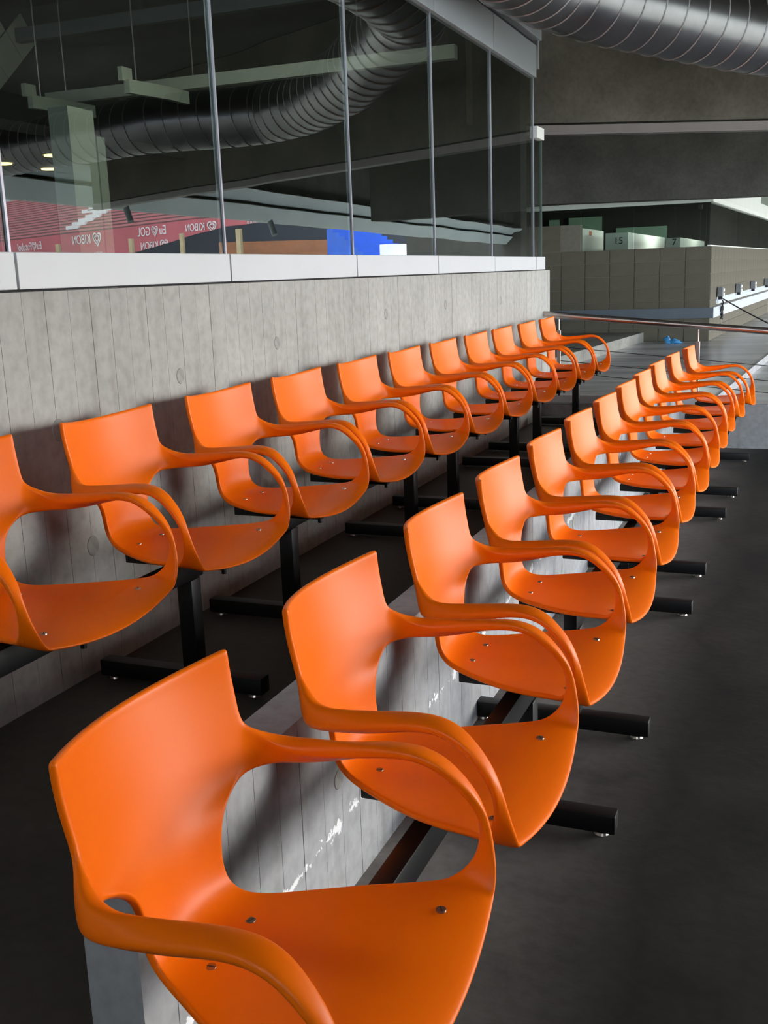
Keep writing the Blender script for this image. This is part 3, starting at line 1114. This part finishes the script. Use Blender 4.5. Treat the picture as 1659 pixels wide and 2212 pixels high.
def vray(az, dist, z):
    a = math.radians(az)
    return mir(Vector((math.sin(a) * dist, math.cos(a) * dist, z + EYE)))


def dist_on(az, d0=110.0):
    return d0 * math.sin(math.radians(65 - 41.5)) / math.sin(math.radians(65 + az))


# a long straight stand of red seats above a red banner wall
sa_, sb_ = vray(-47, dist_on(-47), 0), vray(-24, dist_on(-24), 0)
sdir = (sb_ - sa_).normalized()
snrm = Vector((sdir.y, -sdir.x, 0))
if snrm.dot(Vector((0, 0, 0)) - sa_) < 0:
    snrm = -snrm                       # looks to the camera side
slen = (sb_ - sa_).length
SZ0, SZ1 = EYE + 3.25, EYE + 4.35
stand = thing('red_stand', 'far stand of red seat rows over a red banner wall', 'stand', (sa_.x, sa_.y, 0))


def strip(mb, u0, u1, back, z0, z1, depth):
    a, b = sdir * u0 - snrm * back, sdir * u1 - snrm * back
    c_, d_ = b - snrm * depth, a - snrm * depth
    mb.prism([(a.x, a.y), (b.x, b.y), (c_.x, c_.y), (d_.x, d_.y)], z0, z1)


bn = MB()
strip(bn, 0, slen, 0.0, SZ0 - 1.6, SZ1, 0.3)
bn.build('banner_wall', M_banner, stand)
for k in range(17):
    mb = MB()
    strip(mb, 0, slen, 0.5 + 0.75 * k, SZ1 - 1.0 + 0.30 * k, SZ1 + 0.16 + 0.34 * k, 0.75)
    mb.build('step', M_riser, stand)
    mb = MB()
    strip(mb, 0, slen, 0.62 + 0.75 * k, SZ1 + 0.16 + 0.34 * k, SZ1 + 0.33 + 0.34 * k, 0.16)
    mb.build('seat_row', M_red, stand)
# white stair flights in the stand
for u0 in (0.50, 0.545):
    for k in range(6):
        mb = MB()
        strip(mb, slen * u0 - 0.15 * k + 0.0, slen * u0 + 2.4 - 0.15 * k, 0.45 + 0.75 * (k + (6 if u0 < 0.52 else 1)), SZ1 + 0.1 + 0.34 * (k + (6 if u0 < 0.52 else 1)), SZ1 + 0.42 + 0.34 * (k + (6 if u0 < 0.52 else 1)), 0.3)
        mb.build('stair_step', M_letter, stand)


def word(txt, u, z, size, parent):
    o = link('lettering', text_mesh(txt, size, 0.01, M_letter))
    o.parent = parent
    p = sdir * u + snrm * 0.03
    o.location = (p.x, p.y, z)
    # x axis runs to the reader's right when looking at the wall from the camera side
    xr = Vector((-snrm.y, snrm.x, 0))
    o.rotation_euler = (math.pi / 2, 0, math.atan2(xr.y, xr.x))
    return o


def heart(u, z, s, parent):
    mb = MB()
    xr = Vector((-snrm.y, snrm.x, 0))

    def hp_(sc, off):
        pts_ = []
        for k in range(28):
            t = 2 * math.pi * k / 28
            hx = 16 * math.sin(t) ** 3 / 32 * sc
            hz = (13 * math.cos(t) - 5 * math.cos(2 * t) - 2 * math.cos(3 * t) - math.cos(4 * t)) / 32 * sc
            pts_.append(sdir * u + snrm * off + xr * hx + Vector((0, 0, z + hz)))
        return pts_
    for sc0, sc1 in ((s, s * 0.78), (s * 0.56, s * 0.34)):
        A = [mb.bm.verts.new(p) for p in hp_(sc0, 0.04)]
        B = [mb.bm.verts.new(p) for p in hp_(sc1, 0.04)]
        D = [mb.bm.verts.new(p) for p in hp_(sc0, 0.01)]
        for k in range(28):
            j = (k + 1) % 28
            mb.bm.faces.new((A[k], A[j], B[j], B[k]))
            mb.bm.faces.new((A[k], D[k], D[j], A[j]))
    return mb.build('heart_logo', M_letter, parent)


def u_at(az):
    p = vray(az, dist_on(az), 0)
    return (p - sa_).dot(sdir)


XR = Vector((-snrm.y, snrm.x, 0)).dot(sdir)      # +1 when the reader's right runs along sdir


def motif(az, kind, z, size):
    u = u_at(az)
    if kind == 'futebol':
        word('Eu', u, z, size, stand)
        heart(u + XR * size * 1.65, z + size * 0.33, size * 0.95, stand)
        word('Futebol', u + XR * size * 2.2, z, size, stand)
    elif kind == 'kibon':
        heart(u + XR * size * 0.5, z + size * 0.3, size * 1.25, stand)
        word('KIBON', u + XR * size * 1.4, z, size, stand)
    else:
        word('Eu', u, z, size, stand)
        heart(u + XR * size * 1.65, z + size * 0.33, size * 0.95, stand)
        word('GOL', u + XR * size * 2.3, z, size, stand)


motif(-39.55, 'futebol', SZ0 + 0.05, 1.0)
motif(-36.5, 'kibon', SZ0 + 0.15, 1.05)
motif(-36.5, 'kibon', SZ0 - 1.2, 0.8)
motif(-33.1, 'gol', SZ0 + 0.30, 0.95)
motif(-33.1, 'kibon', SZ0 - 0.75, 0.85)
motif(-30.75, 'kibon', SZ0 + 0.30, 0.75)
motif(-27.6, 'futebol', SZ0 + 0.38, 0.68)

# lower curved stands of rust and blue seats, and a row of white boards, further along
def arc_stand(name, label, az0, az1, dist0, dist1, z0, rows, rise, go, m):
    a, b = vray(az0, dist0, 0), vray(az1, dist1, 0)
    t = thing(name, label, 'stand', (a.x, a.y, 0))
    d = (b - a).normalized()
    nb = Vector((-d.y, d.x, 0))
    if nb.dot(a) < 0:
        nb = -nb
    for k in range(rows):
        mb = MB()
        p0 = nb * (go * k)
        q0 = (b - a) + nb * (go * k)
        mb.prism([(p0.x, p0.y), (q0.x, q0.y), (q0.x + nb.x * go, q0.y + nb.y * go), (p0.x + nb.x * go, p0.y + nb.y * go)], z0 + EYE + rise * k - 1.2, z0 + EYE + rise * (k + 1))
        mb.build('seat_row', m, t)
    return t


arc_stand('rust_stand', 'far stand of rust coloured seats below the ring beam', -30.2, -21.6, 57, 60, 0.45, 7, 0.22, 0.28, M_ora_seat)
arc_stand('blue_stand', 'far stand of blue seats beyond the rust coloured stand', -22.7, -20.2, 53, 55, 0.75, 8, 0.20, 0.4, M_blu_seat)
arc_stand('white_stand', 'far low row of white boards beyond the blue stand', -21.2, -18.6, 49, 51, 0.35, 2, 0.5, 0.5, M_letter)
# dark sloping barrier wall in front of the red stand
fb0 = vray(-35.0, 66, 0)
fbp = [(vray(az, 64, 0) - fb0, z) for az, z in ((-35.0, 1.7), (-33.8, 2.0), (-30.3, 3.05), (-26.4, 3.45), (-19.0, 3.5))]
fbo = thing('barrier_wall', 'dark barrier wall with a rising top, in front of the red stand', 'wall', fb0)
fm = MB()
bk = fb0.normalized() * 0.5
bk.z = 0
for (p0, z0), (p1, z1) in zip(fbp[:-1], fbp[1:]):
    vs = [fm.bm.verts.new(v) for v in (Vector((p0.x, p0.y, -4.0 - fb0.z)), Vector((p1.x, p1.y, -4.0 - fb0.z)), Vector((p1.x, p1.y, z1 + EYE - fb0.z)), Vector((p0.x, p0.y, z0 + EYE - fb0.z)))]
    ws = [fm.bm.verts.new(v.co + bk) for v in vs]
    fm.bm.faces.new(vs[::-1])
    fm.bm.faces.new(ws)
    for i in range(4):
        j = (i + 1) % 4
        fm.bm.faces.new((vs[i], vs[j], ws[j], ws[i]))
fm.build('panel', M_barrier, fbo)
arc_stand('grey_stand', 'far grey stand at the end of the stadium', -19.2, -9.0, 80, 95, 0.4, 9, 0.30, 0.8, M_ring)

arc_stand('upper_stand', 'tall grey upper stand closing the far side of the stadium', -52, -4, 150, 165, -4.0, 12, 1.75, 1.6, M_ring)

# two spotlights hung under the ring beam, and pale marker posts in front of it
for k, (y, s) in enumerate(((15.2, 1.0), (20.3, 1.25))):
    p = Vector((6.6, y, dz(y)))
    t = thing('spotlight', ['grey spotlight under the ring beam, nearer of two', 'grey spotlight under the ring beam, farther of two'][k], 'lamp', p, 0, 'spotlights under the ring beam')
    MB().tube((0, 0, 0.02), (0, 0, -0.05), 0.02, 10).build('stem', M_boxgrey, t)
    MB().tube((0.04 * s, 0, -0.02), (-0.06 * s, -0.04, -0.24 * s), 0.055 * s, 18).build('housing', M_boxgrey, t, True)
for k, (az, d) in enumerate(((-38.6, 24), (-34.9, 25), (-32.3, 26), (-29.6, 27))):
    p = vray(az, d, 0)
    t = tag(MB().box(-0.05, 0.05, -0.05, 0.05, 0, 5.25 + 0.12 * k, bev=0.008).build('marker_post', M_wood), 'pale wooden post out on the field side, ' + ['first', 'second', 'third', 'fourth'][k] + ' from the picture left', 'post', 'pale posts on the field side')
    t.location = (p.x, p.y, -3.0)
